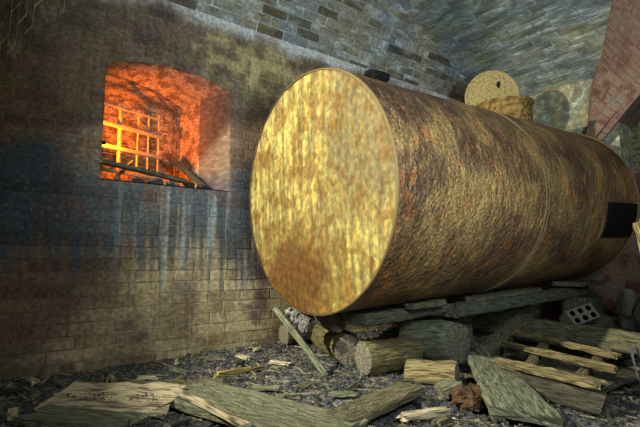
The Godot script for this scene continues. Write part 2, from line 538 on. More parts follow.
	M.plaster = tri_mat(Color(0.95, 0.92, 0.76), 0.9, paint(256, 256, func(u, v):
		var a := na(u * 12.0, v * 12.0)
		return Color(0.66, 0.66, 0.57).lerp(Color(0.42, 0.43, 0.36), smoothstep(-0.1, 0.4, a))), grain, 0.6, 1.2)
	M.rag = tri_mat(Color(1, 1, 1), 0.95, paint(256, 256, func(u, v):
		var a := na(u * 16.0, v * 16.0)
		return Color(0.34, 0.36, 0.38).lerp(Color(0.66, 0.64, 0.57), smoothstep(-0.05, 0.25, a))), grain, 0.6, 1.0)
	M.iron = tri_mat(Color(0.86, 0.84, 0.76), 0.75, paint(128, 128, func(u, v):
		var a := na(u * 20.0, v * 20.0)
		return Color(0.86, 0.78, 0.60).lerp(Color(0.50, 0.37, 0.24), smoothstep(0.0, 0.4, a))), grain, 0.4, 6.0)
	M.cloth = tri_mat(Color(0.60, 0.62, 0.68), 0.95, grain, grain, 0.4, 3.0)

func tank_face_colour(x: float, y: float) -> Color:
	var st := nb(x * 12.0, y * 1.1)
	var st2 := nb(x * 26.0 + 4.0, y * 2.2)
	var a := na(x * 2.2, y * 2.2)
	var g := na(x * 16.0, y * 12.0)
	var c := Color(0.68, 0.635, 0.40)
	c = c.lerp(Color(0.82, 0.76, 0.45), smoothstep(0.0, 0.35, st) * 0.9)
	c = c.lerp(Color(0.53, 0.49, 0.34), smoothstep(0.05, 0.4, -st) * 0.8)
	c = c.lerp(Color(0.52, 0.42, 0.22), smoothstep(0.05, 0.4, -a) * 0.6)
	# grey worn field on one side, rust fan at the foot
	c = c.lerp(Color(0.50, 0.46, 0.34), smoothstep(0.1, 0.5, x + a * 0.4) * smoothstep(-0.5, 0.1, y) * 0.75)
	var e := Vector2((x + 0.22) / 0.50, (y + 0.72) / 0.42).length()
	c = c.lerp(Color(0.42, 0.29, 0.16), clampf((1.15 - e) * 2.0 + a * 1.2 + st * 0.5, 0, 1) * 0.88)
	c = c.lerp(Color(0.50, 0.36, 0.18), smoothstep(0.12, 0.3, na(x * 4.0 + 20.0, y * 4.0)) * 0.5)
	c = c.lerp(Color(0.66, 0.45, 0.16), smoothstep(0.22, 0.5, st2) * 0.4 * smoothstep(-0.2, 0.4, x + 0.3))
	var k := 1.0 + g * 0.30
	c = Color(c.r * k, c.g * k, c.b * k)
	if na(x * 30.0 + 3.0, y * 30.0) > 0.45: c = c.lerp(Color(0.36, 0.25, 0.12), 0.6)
	return c

# u along the tank, v around it from the bottom by the wall over the top
func tank_shell_colour(u: float, v: float) -> Color:
	var x := u * 3.4
	var s := v * 5.0
	var st := nb(x * 20.0 + s * 8.0, s * 5.0 - x * 0.8)
	var a := na(x * 1.7, s * 1.7)
	var g := na(x * 58.0 + s * 16.0, s * 46.0) * 0.8 + na(x * 14.0, s * 5.0) * 0.35
	var c := Color(0.345, 0.26, 0.165)
	c = c.lerp(Color(0.52, 0.41, 0.23), smoothstep(0.0, 0.4, a) * 0.75)
	c = c.lerp(Color(0.25, 0.17, 0.115), smoothstep(0.05, 0.45, -a) * 0.75)
	c = c.lerp(Color(0.60, 0.50, 0.27), smoothstep(0.2, 0.55, st) * 0.30)
	c = c.lerp(Color(0.58, 0.31, 0.12), smoothstep(0.2, 0.5, na(x * 3.6 + 11.0, s * 3.6)) * 0.45)
	# yellow-brown where patches of paint have lasted
	c = c.lerp(Color(0.50, 0.41, 0.24), smoothstep(0.0, 0.35, na(x * 0.9 + 31.0, s * 0.9)) * 0.4)
	var k := 1.0 + g * 0.85 + st * 0.12
	c = Color(c.r * k, c.g * k, c.b * k)
	if g > 0.36: c = c.lerp(Color(0.58, 0.47, 0.25), 0.4)
	return c

# ------------------------------------------------------------------ the setting
func ground(x: float, z: float) -> float:
	var h := 0.022 * na(x * 1.3, z * 1.3) + 0.010 * nb(x * 6.0, z * 6.0)
	h += 0.27 * exp(-(pow((x - 4.75) / 0.75, 2) + pow((z - 2.15) / 0.75, 2)))
	h += 0.03 * smoothstep(0.35, 0.05, z) * smoothstep(1.0, 1.8, x)
	return h - 0.004

func build_floor():
	var o := structure("floor")
	var st := st_new(true)
	var x0 := -2.6
	var z0 := -0.05
	var nx := 260
	var nz := 132
	var dx := 10.4 / nx
	var dz := 5.3 / nz
	var h := []
	for i in nx + 1:
		var row := PackedFloat32Array()
		for k in nz + 1: row.append(ground(x0 + i * dx, z0 + k * dz))
		h.append(row)
	for i in nx:
		for k in nz:
			var a := Vector3(x0 + i * dx, h[i][k], z0 + k * dz)
			var b := Vector3(x0 + i * dx, h[i][k + 1], z0 + (k + 1) * dz)
			var c := Vector3(x0 + (i + 1) * dx, h[i + 1][k + 1], z0 + (k + 1) * dz)
			var d := Vector3(x0 + (i + 1) * dx, h[i + 1][k], z0 + k * dz)
			quad(st, a, b, c, d)
	part("earth", done(st), M.ground, o)
	var bx := BoxMesh.new()
	bx.size = Vector3(10.6, 0.3, 7.0)
	var s := part("slab", bx, M.ground, o)
	s.position = Vector3(2.6, -0.26, 2.2)

func head(x: float) -> float: # underside of the window arch on the wall face
	var f := (x - 1.2375) / 0.5175
	return 2.235 + 0.095 * (1.0 - f * f)

func wall_uv(x: float, y: float) -> Vector2: return Vector2((x + 2.5) / 8.5, (3.2 - clampf(y, 0.02, 3.18)) / 3.2)

func extrude_plan(st: SurfaceTool, plan: Array, y0: float, y1: float):
	var n := plan.size()
	var poly := PackedVector2Array()
	for p in plan: poly.append(p)
	for i in n:
		var a: Vector2 = plan[i]
		var b: Vector2 = plan[(i + 1) % n]
		quad(st, Vector3(a.x, y0, a.y), Vector3(b.x, y0, b.y), Vector3(b.x, y1, b.y), Vector3(a.x, y1, a.y), wall_uv(a.x, y0), wall_uv(b.x, y0), wall_uv(b.x, y1), wall_uv(a.x, y1))
	var t := Geometry2D.triangulate_polygon(poly)
	for i in range(0, t.size(), 3):
		for y in [y0, y1]:
			var v := []
			for k in 3: v.append(Vector3(poly[t[i + k]].x, y, poly[t[i + k]].y))
			tri(st, v[0], v[1], v[2], wall_uv(v[0].x, y), wall_uv(v[1].x, y), wall_uv(v[2].x, y))

func build_wall_left():
	var o := structure("wall_left")
	var f := -0.0022
	var st := st_new()
	extrude_plan(st, [Vector2(-2.6, f), Vector2(0.72, f), Vector2(0.68, -0.4), Vector2(0.62, -0.8), Vector2(0.62, -1.1), Vector2(-2.6, -1.1)], -0.2, 3.2)
	extrude_plan(st, [Vector2(1.755, f), Vector2(END_X + 0.3, f), Vector2(END_X + 0.3, -1.1), Vector2(1.5, -1.1), Vector2(1.5, -0.8), Vector2(1.6, -0.3)], -0.2, 3.2)
	extrude_plan(st, [Vector2(0.72, f), Vector2(1.755, f), Vector2(1.6, -0.3), Vector2(1.5, -0.8), Vector2(0.62, -0.8), Vector2(0.68, -0.4)], -0.2, 1.345)
	extrude_plan(st, [Vector2(0.60, -0.82), Vector2(1.52, -0.82), Vector2(1.52, -1.1), Vector2(0.60, -1.1)], -0.2, 3.2)
	# above the window, down to its arch
	var n := 16
	for i in n:
		var xa := 0.72 + 1.035 * i / n
		var xb := 0.72 + 1.035 * (i + 1) / n
		quad(st, Vector3(xa, head(xa), f), Vector3(xb, head(xb), f), Vector3(xb, 3.2, f), Vector3(xa, 3.2, f), wall_uv(xa, head(xa)), wall_uv(xb, head(xb)), wall_uv(xb, 3.2), wall_uv(xa, 3.2))
	part("mortar_bed", done(st), M.wall_core, o)
	var list := []
	var row := 0
	var y := 0.058 - COURSE
	while y < 3.0:
		var x := -2.55 + (0.0 if row % 2 == 0 else BRICK * 0.5) + rng.randf_range(-0.01, 0.01)
		while x < END_X:
			var w := BRICK + rng.randf_range(-0.012, 0.012)
			if row % 4 == 3: w = BRICK * 0.52
			var xa := x + 0.005
			var xb := x + w - 0.005
			x += w
			var spans := [[xa, xb]]
			if y + COURSE > 1.36 and y < 2.32:
				spans = []
				if xa < 0.72: spans.append([xa, minf(xb, 0.72)])
				if xb > 1.755: spans.append([maxf(xa, 1.755), xb])
				if xb > 0.72 and xa < 1.755 and (y + COURSE > 2.25):
					spans.append([maxf(xa, 0.72), minf(xb, 1.755)])
			for s in spans:
				if s[1] - s[0] < 0.025: continue
				var ya := maxf(y + 0.005, -0.1)
				var yb := y + COURSE - 0.005
				var inside: bool = s[0] >= 0.719 and s[1] <= 1.756 and y > 1.3
				var y0a := ya
				var y0b := ya
				if inside:
					y0a = maxf(ya, head(s[0]) + 0.003)
					y0b = maxf(ya, head(s[1]) + 0.003)
					if y0a > yb - 0.015 or y0b > yb - 0.015: continue
				if yb - ya < 0.02: continue
				var z := rng.randf_range(-0.0005, 0.002)
				var j := func(): return rng.randf_range(-0.001, 0.001)
				var p := [Vector3(s[0], y0a + j.call(), z), Vector3(s[1], y0b + j.call(), z + j.call()), Vector3(s[1], yb + j.call(), z), Vector3(s[0], yb + j.call(), z + j.call())]
				var uv := []
				for q in p: uv.append(wall_uv(q.x, q.y))
				list.append({p = p, n = Vector3(0, 0, 1), uv = uv, m = M.wall_dark if rng.randf() < 0.35 else M.wall})
		y += COURSE
		row += 1
	lay_bricks(o, list, M.wall, 0.03, 300, 0.0022)

func build_window():
	var o := structure("window_1")
	var plan_r := [Vector2(1.755, 0), Vector2(1.6, -0.3), Vector2(1.5, -0.8)]
	var plan_l := [Vector2(0.72, 0), Vector2(0.68, -0.4), Vector2(0.62, -0.8)]
	# reveals with a little unevenness
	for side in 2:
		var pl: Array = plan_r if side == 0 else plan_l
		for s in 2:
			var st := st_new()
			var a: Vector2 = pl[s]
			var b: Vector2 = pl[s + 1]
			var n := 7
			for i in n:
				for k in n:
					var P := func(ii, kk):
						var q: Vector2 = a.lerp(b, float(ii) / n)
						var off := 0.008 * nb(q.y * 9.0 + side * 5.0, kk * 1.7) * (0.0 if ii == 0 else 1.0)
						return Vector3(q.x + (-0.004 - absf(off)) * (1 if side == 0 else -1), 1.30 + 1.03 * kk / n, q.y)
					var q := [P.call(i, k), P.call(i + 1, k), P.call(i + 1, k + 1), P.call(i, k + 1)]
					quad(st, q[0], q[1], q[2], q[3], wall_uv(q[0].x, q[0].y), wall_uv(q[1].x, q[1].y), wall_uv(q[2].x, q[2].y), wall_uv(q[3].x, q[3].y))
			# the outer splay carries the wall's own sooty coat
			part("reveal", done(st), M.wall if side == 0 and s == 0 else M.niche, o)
	# the arched head, falling a little towards the back
	var sh := st_new()
	var m := 14
	for i in m:
		for k in 6:
			var P := func(ii, kk):
				var f := float(ii) / m
				var g := float(kk) / 6
				var zz := -0.8 * g
				var xl := lerpf(0.72, 0.62, g)
				var xr := 1.755 - 0.155 * minf(g / 0.375, 1.0) - 0.1 * maxf(0.0, (g - 0.375) / 0.625)
				var h := head(0.72 + 1.035 * f)
				return Vector3(lerpf(xl, xr, f), lerpf(h, 2.20 + 0.04 * (1.0 - pow(2.0 * f - 1.0, 2)), g) + 0.006 * nb(ii * 1.3, kk * 1.7), zz - (0.004 if kk == 0 else 0.0))
			quad(sh, P.call(i, k), P.call(i, k + 1), P.call(i + 1, k + 1), P.call(i + 1, k))
	part("head", done(sh), M.niche, o)
	var ss := st_new()
	quad(ss, Vector3(0.70, 1.352, 0.004), Vector3(1.76, 1.352, 0.004), Vector3(1.51, 1.38, -0.8), Vector3(0.61, 1.38, -0.8))
	part("sill", done(ss), M.stone_dark, o)
	# the opening is bricked up at the back
	var sb := st_new()
	quad(sb, Vector3(0.6, 1.3, -0.81), Vector3(1.52, 1.3, -0.81), Vector3(1.52, 2.3, -0.81), Vector3(0.6, 2.3, -0.81))
	part("mortar_bed", done(sb), M.niche, o)
	var r := 0
	var y := 1.37
	while y < 2.24:
		var x := 0.62 - (0.0 if r % 2 == 0 else 0.13)
		while x < 1.5:
			var xa := maxf(x + 0.006, 0.62)
			var xb := minf(x + 0.26 - 0.006, 1.5)
			x += 0.26
			if xb - xa < 0.04: continue
			var z := -0.795 + rng.randf_range(-0.008, 0.012)
			var p := [Vector3(xa, y + 0.007, z), Vector3(xb, y + 0.007, z), Vector3(xb, y + COURSE - 0.007, z), Vector3(xa, y + COURSE - 0.007, z)]
			var st := st_new()
			brick_into(st, p, Vector3(0, 0, 1), 0.03, [Vector2(xa, y), Vector2(xb, y), Vector2(xb, y), Vector2(xa, y)])
			part("brick", done(st), M.niche_brick, o)
		y += COURSE
		r += 1
	# iron grille swung ajar inside the niche
	var a := Vector3(0.70, 1.36, -0.16)
	var b := Vector3(1.30, 1.36, -0.44)
	var gr := thing("window_grille", "rusty iron bar grille standing ajar in the orange-lit niche", "grille", a.lerp(b, 0.5))
	var base := a.lerp(b, 0.5)
	for h in [0.095, 0.285, 0.465, 0.62]:
		var thick := 0.030 if h < 0.6 else 0.018
		part("crossbar", board_mesh(a + Vector3(0, h, 0) - base, b + Vector3(0, h + 0.02, 0) - base, 0.012, thick, Vector3.UP, 0.003, 0.0), M.iron, gr)
	for f in [0.09, 0.36, 0.63, 0.80, 0.97]:
		var q := a.lerp(b, f) - base + Vector3(-0.008, 0, -0.014)
		part("upright", board_mesh(q, q + Vector3(0.0, 0.66 if f < 0.9 else 0.70, -0.01), 0.014 if f > 0.5 else 0.030, 0.014 if f > 0.5 else 0.024, Vector3(1, 0, 1), 0.003, 0.0), M.iron, gr)
	board("broken_lath", "dark broken lath lying slantwise across the niche sill", "lath", Vector3(0.71, 1.475, 0.03), Vector3(1.36, 1.40, -0.01), 0.045, 0.035, M.wood_dark)
	board("wood_stub", "short pale stub of wood propped against the grille bars", "wood scrap", Vector3(0.84, 1.375, -0.09), Vector3(1.00, 1.55, -0.22), 0.025, 0.02, M.wood_warm)
	board("slanting_post", "dark slanting timber leaning against the brick reveal of the niche", "timber", Vector3(1.60, 1.39, -0.16), Vector3(1.36, 1.70, -0.46), 0.045, 0.05, M.wood_dark)  # dark timber set along the slanting dark band on the reveal
	var spots := [Vector3(1.02, 1.365, -0.12), Vector3(1.16, 1.37, -0.11), Vector3(1.28, 1.37, -0.12), Vector3(1.42, 1.37, -0.06), Vector3(1.52, 1.37, -0.08), Vector3(1.36, 1.37, -0.20)]
	for s in spots:
		var l := part(numbered("rubble_lump"), lump_mesh(Vector3(0.045, 0.028, 0.035) * rng.randf_range(0.7, 1.2), 0.7, 2.5, 8), M.stone_dark if rng.randf() < 0.6 else M.brick_red, self)
		l.position = s + Vector3(0, 0.012, 0)
		tag(l, "small dark rubble lump lying on the niche sill", "rubble", "rubble lumps on the niche sill")

# vault heights
func y_side(z: float) -> float:
	var d := 2.72 * 2.72 - pow(z - 2.6, 2)
	return 2.0745 + sqrt(maxf(d, 0.3))

func y_end(x: float) -> float:
	return -6.02 + sqrt(9.76 * 9.76 - pow(x - 1.67, 2)) - 0.001

func y_left(x: float, z: float) -> float:
	var t := x - 0.348
	var h := 2.40 + 1.52 * t - 0.85 * t * t
	if x > 0.54: h = 2.6605 + 1.194 * (x - 0.54)
	return maxf(h, 1.6) + 0.9 * z

func vault(x: float, z: float) -> float:
	return minf(y_side(z), minf(y_end(x), y_left(x, z)))

func build_ceiling():
	var o := structure("ceiling")
	var st := st_new()
	var nx := 110
	var nz := 80
	var x0 := -2.6
	var dx := (END_X + 0.06 - x0) / nx
	var dz := 5.3 / nz
	for i in nx:
		for k in nz:
			var P := func(ii, kk):
				var x: float = x0 + ii * dx
				var z: float = -0.06 + kk * dz * (0.35 + 0.65 * kk / nz)
				return Vector3(x, vault(x, maxf(z, 0.0)) + 0.006, z)
			var a: Vector3 = P.call(i, k)
			var b: Vector3 = P.call(i + 1, k)
			var c: Vector3 = P.call(i + 1, k + 1)
			var d: Vector3 = P.call(i, k + 1)
			var uv := func(p): return Vector2((p.x + 2.5) / 8.5, p.z / 4.25)
			quad(st, a, b, c, d, uv.call(a), uv.call(b), uv.call(c), uv.call(d))
	part("mortar_bed", done(st), M.vault_core, o)
	var bx := BoxMesh.new()
	bx.size = Vector3(8.8, 0.3, 7.0)
	var cover := part("vault_back", bx, M.vault_tri, o)
	cover.position = Vector3(1.8, 4.05, 2.4)
	var list := []
	# the side web: courses run along the wall
	var r := 0
	var ang := atan2(SPRING - 2.0745, -2.6)
	while r < 24:
		var a0 := ang - (r * COURSE + 0.005) / 2.72
		var a1 := ang - ((r + 1) * COURSE - 0.005) / 2.72
		var x := 0.0 + (0.0 if r % 2 == 0 else BRICK * 0.5)
		while x < END_X:
			var w := BRICK + rng.randf_range(-0.012, 0.012)
			var xa := x + 0.006
			var xb := x + w - 0.006
			x += w
			var q := func(xx, aa):
				return Vector3(xx, 2.0745 + 2.72 * sin(aa), 2.6 + 2.72 * cos(aa))
			var am := (a0 + a1) * 0.5
			var c: Vector3 = q.call((xa + xb) * 0.5, am)
			if minf(y_end(c.x), y_left(c.x, c.z)) < c.y - 0.02: continue
			var n := Vector3(0, -sin(am), -cos(am))
			var pr := rng.randf_range(-0.003, 0.006) if rng.randf() > 0.06 else -0.004
			var p := [q.call(xa, a0) + n * pr, q.call(xb, a0) + n * pr, q.call(xb, a1) + n * pr, q.call(xa, a1) + n * pr]
			var uv := []
			for v in p: uv.append(Vector2((v.x + 2.5) / 8.5, (v.y + v.z) * 0.8 / 4.25))
			list.append({p = p, n = n, uv = uv, m = M.vault_brown if rng.randf() < 0.3 else M.vault})
		r += 1
	# the low web beside the window: courses climb away from the wall
	var lx := -0.36
	r = 0
	while lx < 0.80:
		var slope := (y_left(lx + 0.01, 0) - y_left(lx - 0.01, 0)) / 0.02
		var lx1 := lx + COURSE / sqrt(1.0 + slope * slope)
		var z := 0.0 if r % 2 == 0 else -0.1
		while z < 1.9:
			var za := maxf(z, 0.0) + 0.004
			var zb := z + 0.21 - 0.004
			z += 0.21
			var xm := (lx + lx1) * 0.5
			if y_side((za + zb) * 0.5) < y_left(xm, (za + zb) * 0.5) - 0.01 or y_left(xm, za) < 1.61 + 0.9 * za: continue
			var n := Vector3(slope, -1, 0.9).normalized()
			var pr := rng.randf_range(-0.002, 0.006)
			var xa := lerpf(lx, lx1, 0.05)
			var xb := lerpf(lx, lx1, 0.95)
			var p := [Vector3(xa, y_left(xa, za), za) + n * pr, Vector3(xb, y_left(xb, za), za) + n * pr, Vector3(xb, y_left(xb, zb), zb) + n * pr, Vector3(xa, y_left(xa, zb), zb) + n * pr]
			var uv := []
			for v in p: uv.append(Vector2((v.z + 2.5) / 8.5, (v.x + v.y) / 4.25))
			list.append({p = p, n = n, uv = uv, m = M.vault_brown})
		lx = lx1
		r += 1
	lay_bricks(o, list, M.vault, 0.03)
	list = []
	o = structure("ceiling_end")
	# the end web: courses run across the room
	var x := END_X - 0.01
	r = 0
	while x > 2.2:
		var x1 := x - COURSE
		var z := 0.0 if r % 2 == 0 else -BRICK * 0.5
		while z < 3.2:
			var w := BRICK + rng.randf_range(-0.012, 0.012)
			var za := z + 0.006
			var zb := z + w - 0.006
			z += w
			var xm := (x + x1) * 0.5
			var zm := (za + zb) * 0.5
			if zm < 0.05 or y_side(zm) < y_end(xm) - 0.01: continue
			var slope := (y_end(xm + 0.01) - y_end(xm - 0.01)) / 0.02
			var n := Vector3(slope, -1, 0).normalized()
			var pr := rng.randf_range(-0.002, 0.007)
			var xa := x - 0.005
			var xb := x1 + 0.005
			var p := [Vector3(xb, y_end(xb), za) + n * pr, Vector3(xa, y_end(xa), za) + n * pr, Vector3(xa, y_end(xa), zb) + n * pr, Vector3(xb, y_end(xb), zb) + n * pr]
			var uv := []
			for v in p: uv.append(Vector2((v.z + 1.5) / 8.5, (v.x) / 4.25))
			list.append({p = p, n = n, uv = uv, m = M.vault_end_pale if rng.randf() < 0.3 else M.vault_end})
		x = x1
		r += 1
	lay_bricks(o, list, M.vault_end, 0.03)

func build_wall_back():
	var o := structure("wall_back")
	# end wall behind the tank
	var bx := BoxMesh.new()
	bx.size = Vector3(0.35, 3.3, 1.75)
	var e := part("end_wall", bx, M.end_tri, o)
	e.position = Vector3(END_X + 0.175, 1.45, 0.775)
	# arch rib of reddish brick, in front of it: opening round (z 3.2, y 0.7)
	var cz := 3.15
	var cy := 0.74
	var R := 2.16
	var th := 0.62
	var outer := [Vector2(0.80, -0.1), Vector2(0.80, 1.95), Vector2(1.36, 2.10), Vector2(1.42, 2.275), Vector2(1.50, 2.71), Vector2(1.59, 2.98), Vector2(1.745, 3.60), Vector2(1.80, 3.95), Vector2(5.3, 3.95), Vector2(5.3, -0.1)]
	var poly := PackedVector2Array(outer)
	var inner := PackedVector2Array()
	inner.append(Vector2(cz + R, -0.05))
	var n := 40
	for i in n + 1:
		var a := PI * i / n
		inner.append(Vector2(cz + R * cos(a), cy + R * sin(a)))
	inner.append(Vector2(cz - R, -0.05))
	inner.append(Vector2(cz - R, -0.3)); inner.append(Vector2(cz + R, -0.3))
	var pieces := Geometry2D.clip_polygons(poly, inner)
	var st := st_new()
	for pc in pieces:
		if Geometry2D.is_polygon_clockwise(pc): pc.reverse()
		var t := Geometry2D.triangulate_polygon(pc)
		for i in range(0, t.size(), 3):
			for x in [ARCH_X + 0.006, ARCH_X + th]:
				var v := []
				for k in 3: v.append(Vector3(x, pc[t[i + k]].y, pc[t[i + k]].x))
				tri(st, v[0], v[1], v[2], Vector2.ZERO, Vector2.ZERO, Vector2.ZERO)
		for i in pc.size():
			var a: Vector2 = pc[i]
			var b: Vector2 = pc[(i + 1) % pc.size()]
			quad(st, Vector3(ARCH_X + 0.006, a.y, a.x), Vector3(ARCH_X + 0.006, b.y, b.x), Vector3(ARCH_X + th, b.y, b.x), Vector3(ARCH_X + th, a.y, a.x))
	part("arch_core", done(st), M.pink_core, o)
	# ring courses of the arch
	var list := []
	for ringn in 7:
		var r0 := R + 0.004 + ringn * 0.135
		var r1 := r0 + 0.127
		var step := COURSE / (r0 + 0.06)
		var a := PI * 0.48
		while a < PI * 0.90:
			var a0 := a + 0.004 / r0
			var a1 := a + step - 0.004 / r0
			a += step
			var P := func(aa, rr): return Vector3(ARCH_X + 0.0, cy + rr * sin(aa), cz + rr * cos(aa))
			var pp := [P.call(a0, r0), P.call(a1, r0), P.call(a1, r1), P.call(a0, r1)]
			var ok := true
			for v in pp:
				if not Geometry2D.is_point_in_polygon(Vector2(v.z, v.y), poly): ok = false
			if not ok: continue
			var pr := rng.randf_range(-0.004, 0.004)
			for k in 4: pp[k].x += pr
			list.append({p = pp, n = Vector3(-1, 0, 0), uv = [Vector2.ZERO, Vector2.ZERO, Vector2.ZERO, Vector2.ZERO]})
	lay_bricks(o, list, M.pink, 0.03, 90)
	build_splay(o)
	var pb := BoxMesh.new()
	pb.size = Vector3(0.5, 2.0, 1.9)
	part("pier", pb, M.pink_core, o).position = Vector3(5.78, 0.74, 2.0)

# the reddish splay that widens the arch towards the room: courses between the vault edge and the arch edge
func build_splay(o: Node):
	var outer := [Vector3(5.60, 2.05, 1.30), Vector3(5.62, 2.33, 1.345), Vector3(5.58, 2.76, 1.43), Vector3(5.45, 2.97, 1.586), Vector3(5.09, 3.115, 1.793), Vector3(4.75, 3.23, 1.983), Vector3(4.45, 3.32, 2.16), Vector3(4.1, 3.41, 2.40), Vector3(3.8, 3.48, 2.7)]
	var inner := [Vector3(5.45, 1.98, 1.45), Vector3(5.45, 2.165, 1.64), Vector3(5.45, 2.325, 1.79), Vector3(5.45, 2.47, 1.94), Vector3(5.45, 2.60, 2.12), Vector3(5.45, 2.70, 2.29), Vector3(5.45, 2.78, 2.48), Vector3(5.45, 2.85, 2.72), Vector3(5.45, 2.88, 3.0)]
	var at := func(f: float, g: float) -> Vector3:
		var x := clampf(f, 0.0, 1.0) * 8.0
		var i := mini(int(x), 7)
		var a := (outer[i] as Vector3).cubic_interpolate(outer[i + 1], outer[maxi(i - 1, 0)], outer[mini(i + 2, 8)], x - i)
		var b := (inner[i] as Vector3).cubic_interpolate(inner[i + 1], inner[maxi(i - 1, 0)], inner[mini(i + 2, 8)], x - i)
		return b.lerp(a, g)
	var st := st_new()
	for i in 64:
		for k in 8:
			quad(st, at.call(i / 64.0, k / 8.0), at.call((i + 1) / 64.0, k / 8.0), at.call((i + 1) / 64.0, (k + 1) / 8.0), at.call(i / 64.0, (k + 1) / 8.0))
	part("splay_bed", done(st), M.pink_core, o)
	var list := []
	var f := 0.0
	var row := 0
	while f < 0.97:
		var len: float = at.call(f, 0.6).distance_to(at.call(f + 0.01, 0.6))
		var step := 0.01 * 0.082 / maxf(len, 0.002)
		var w: float = at.call(f, 0.0).distance_to(at.call(f, 1.0))
		var nb_ := maxi(1, int(round(w / 0.26)))
		for k in nb_ + row % 2:
			var g0 := clampf((k - 0.5 * (row % 2)) / nb_, 0, 1)
			var g1 := clampf((k + 1 - 0.5 * (row % 2)) / nb_, 0, 1)
			var e := 0.005 / w
			var p := [at.call(f + step * 0.05, g0 + e), at.call(f + step * 0.95, g0 + e), at.call(f + step * 0.95, g1 - e), at.call(f + step * 0.05, g1 - e)]
			var n: Vector3 = ((p[1] - p[0]) as Vector3).cross(p[3] - p[0]).normalized()
			var m: Vector3 = p[0]
			if n.dot(CAM - m) < 0: n = -n
			var pr := rng.randf_range(0.002, 0.008)
			for q in 4: p[q] += n * pr
			list.append({p = p, n = n, uv = [Vector2.ZERO, Vector2.ZERO, Vector2.ZERO, Vector2.ZERO]})
		f += step
		row += 1
	lay_bricks(o, list, M.pink, 0.02, 200)

func build_other_walls():
	var w := [["wall_right", Vector3(9.6, 4.4, 0.3), Vector3(2.7, 2.0, 5.35), M.plaster],
		["wall_front", Vector3(0.3, 4.4, 6.6), Vector3(-2.65, 2.0, 2.3), M.plaster],
		["wall_far", Vector3(0.3, 4.4, 6.6), Vector3(7.6, 2.0, 2.3), M.plaster],
		["wall_passage", Vector3(2.0, 4.4, 0.3), Vector3(6.85, 2.0, 0.55), M.plaster],
		["ceiling_passage", Vector3(2.0, 0.3, 5.0), Vector3(6.6, 3.35, 2.9), M.plaster]]
	for s in w:
		var bx := BoxMesh.new()
		bx.size = s[1]
		var o := part(s[0], bx, s[3], self)
		o.position = s[2]
		o.set_meta("kind", "structure")

# ------------------------------------------------------------------ the tank
func lathe(st: SurfaceTool, prof: Array, n: int): # profile of (radius, height) round y
	for i in prof.size() - 1:
		for k in n:
			var t0 := TAU * k / n
			var t1 := TAU * (k + 1) / n
			var P := func(p, t): return Vector3(p.x * cos(t), p.y, p.x * sin(t))
			quad(st, P.call(prof[i], t1), P.call(prof[i], t0), P.call(prof[i + 1], t0), P.call(prof[i + 1], t1), Vector2(t1, prof[i].y), Vector2(t0, prof[i].y), Vector2(t0, prof[i + 1].y), Vector2(t1, prof[i + 1].y))

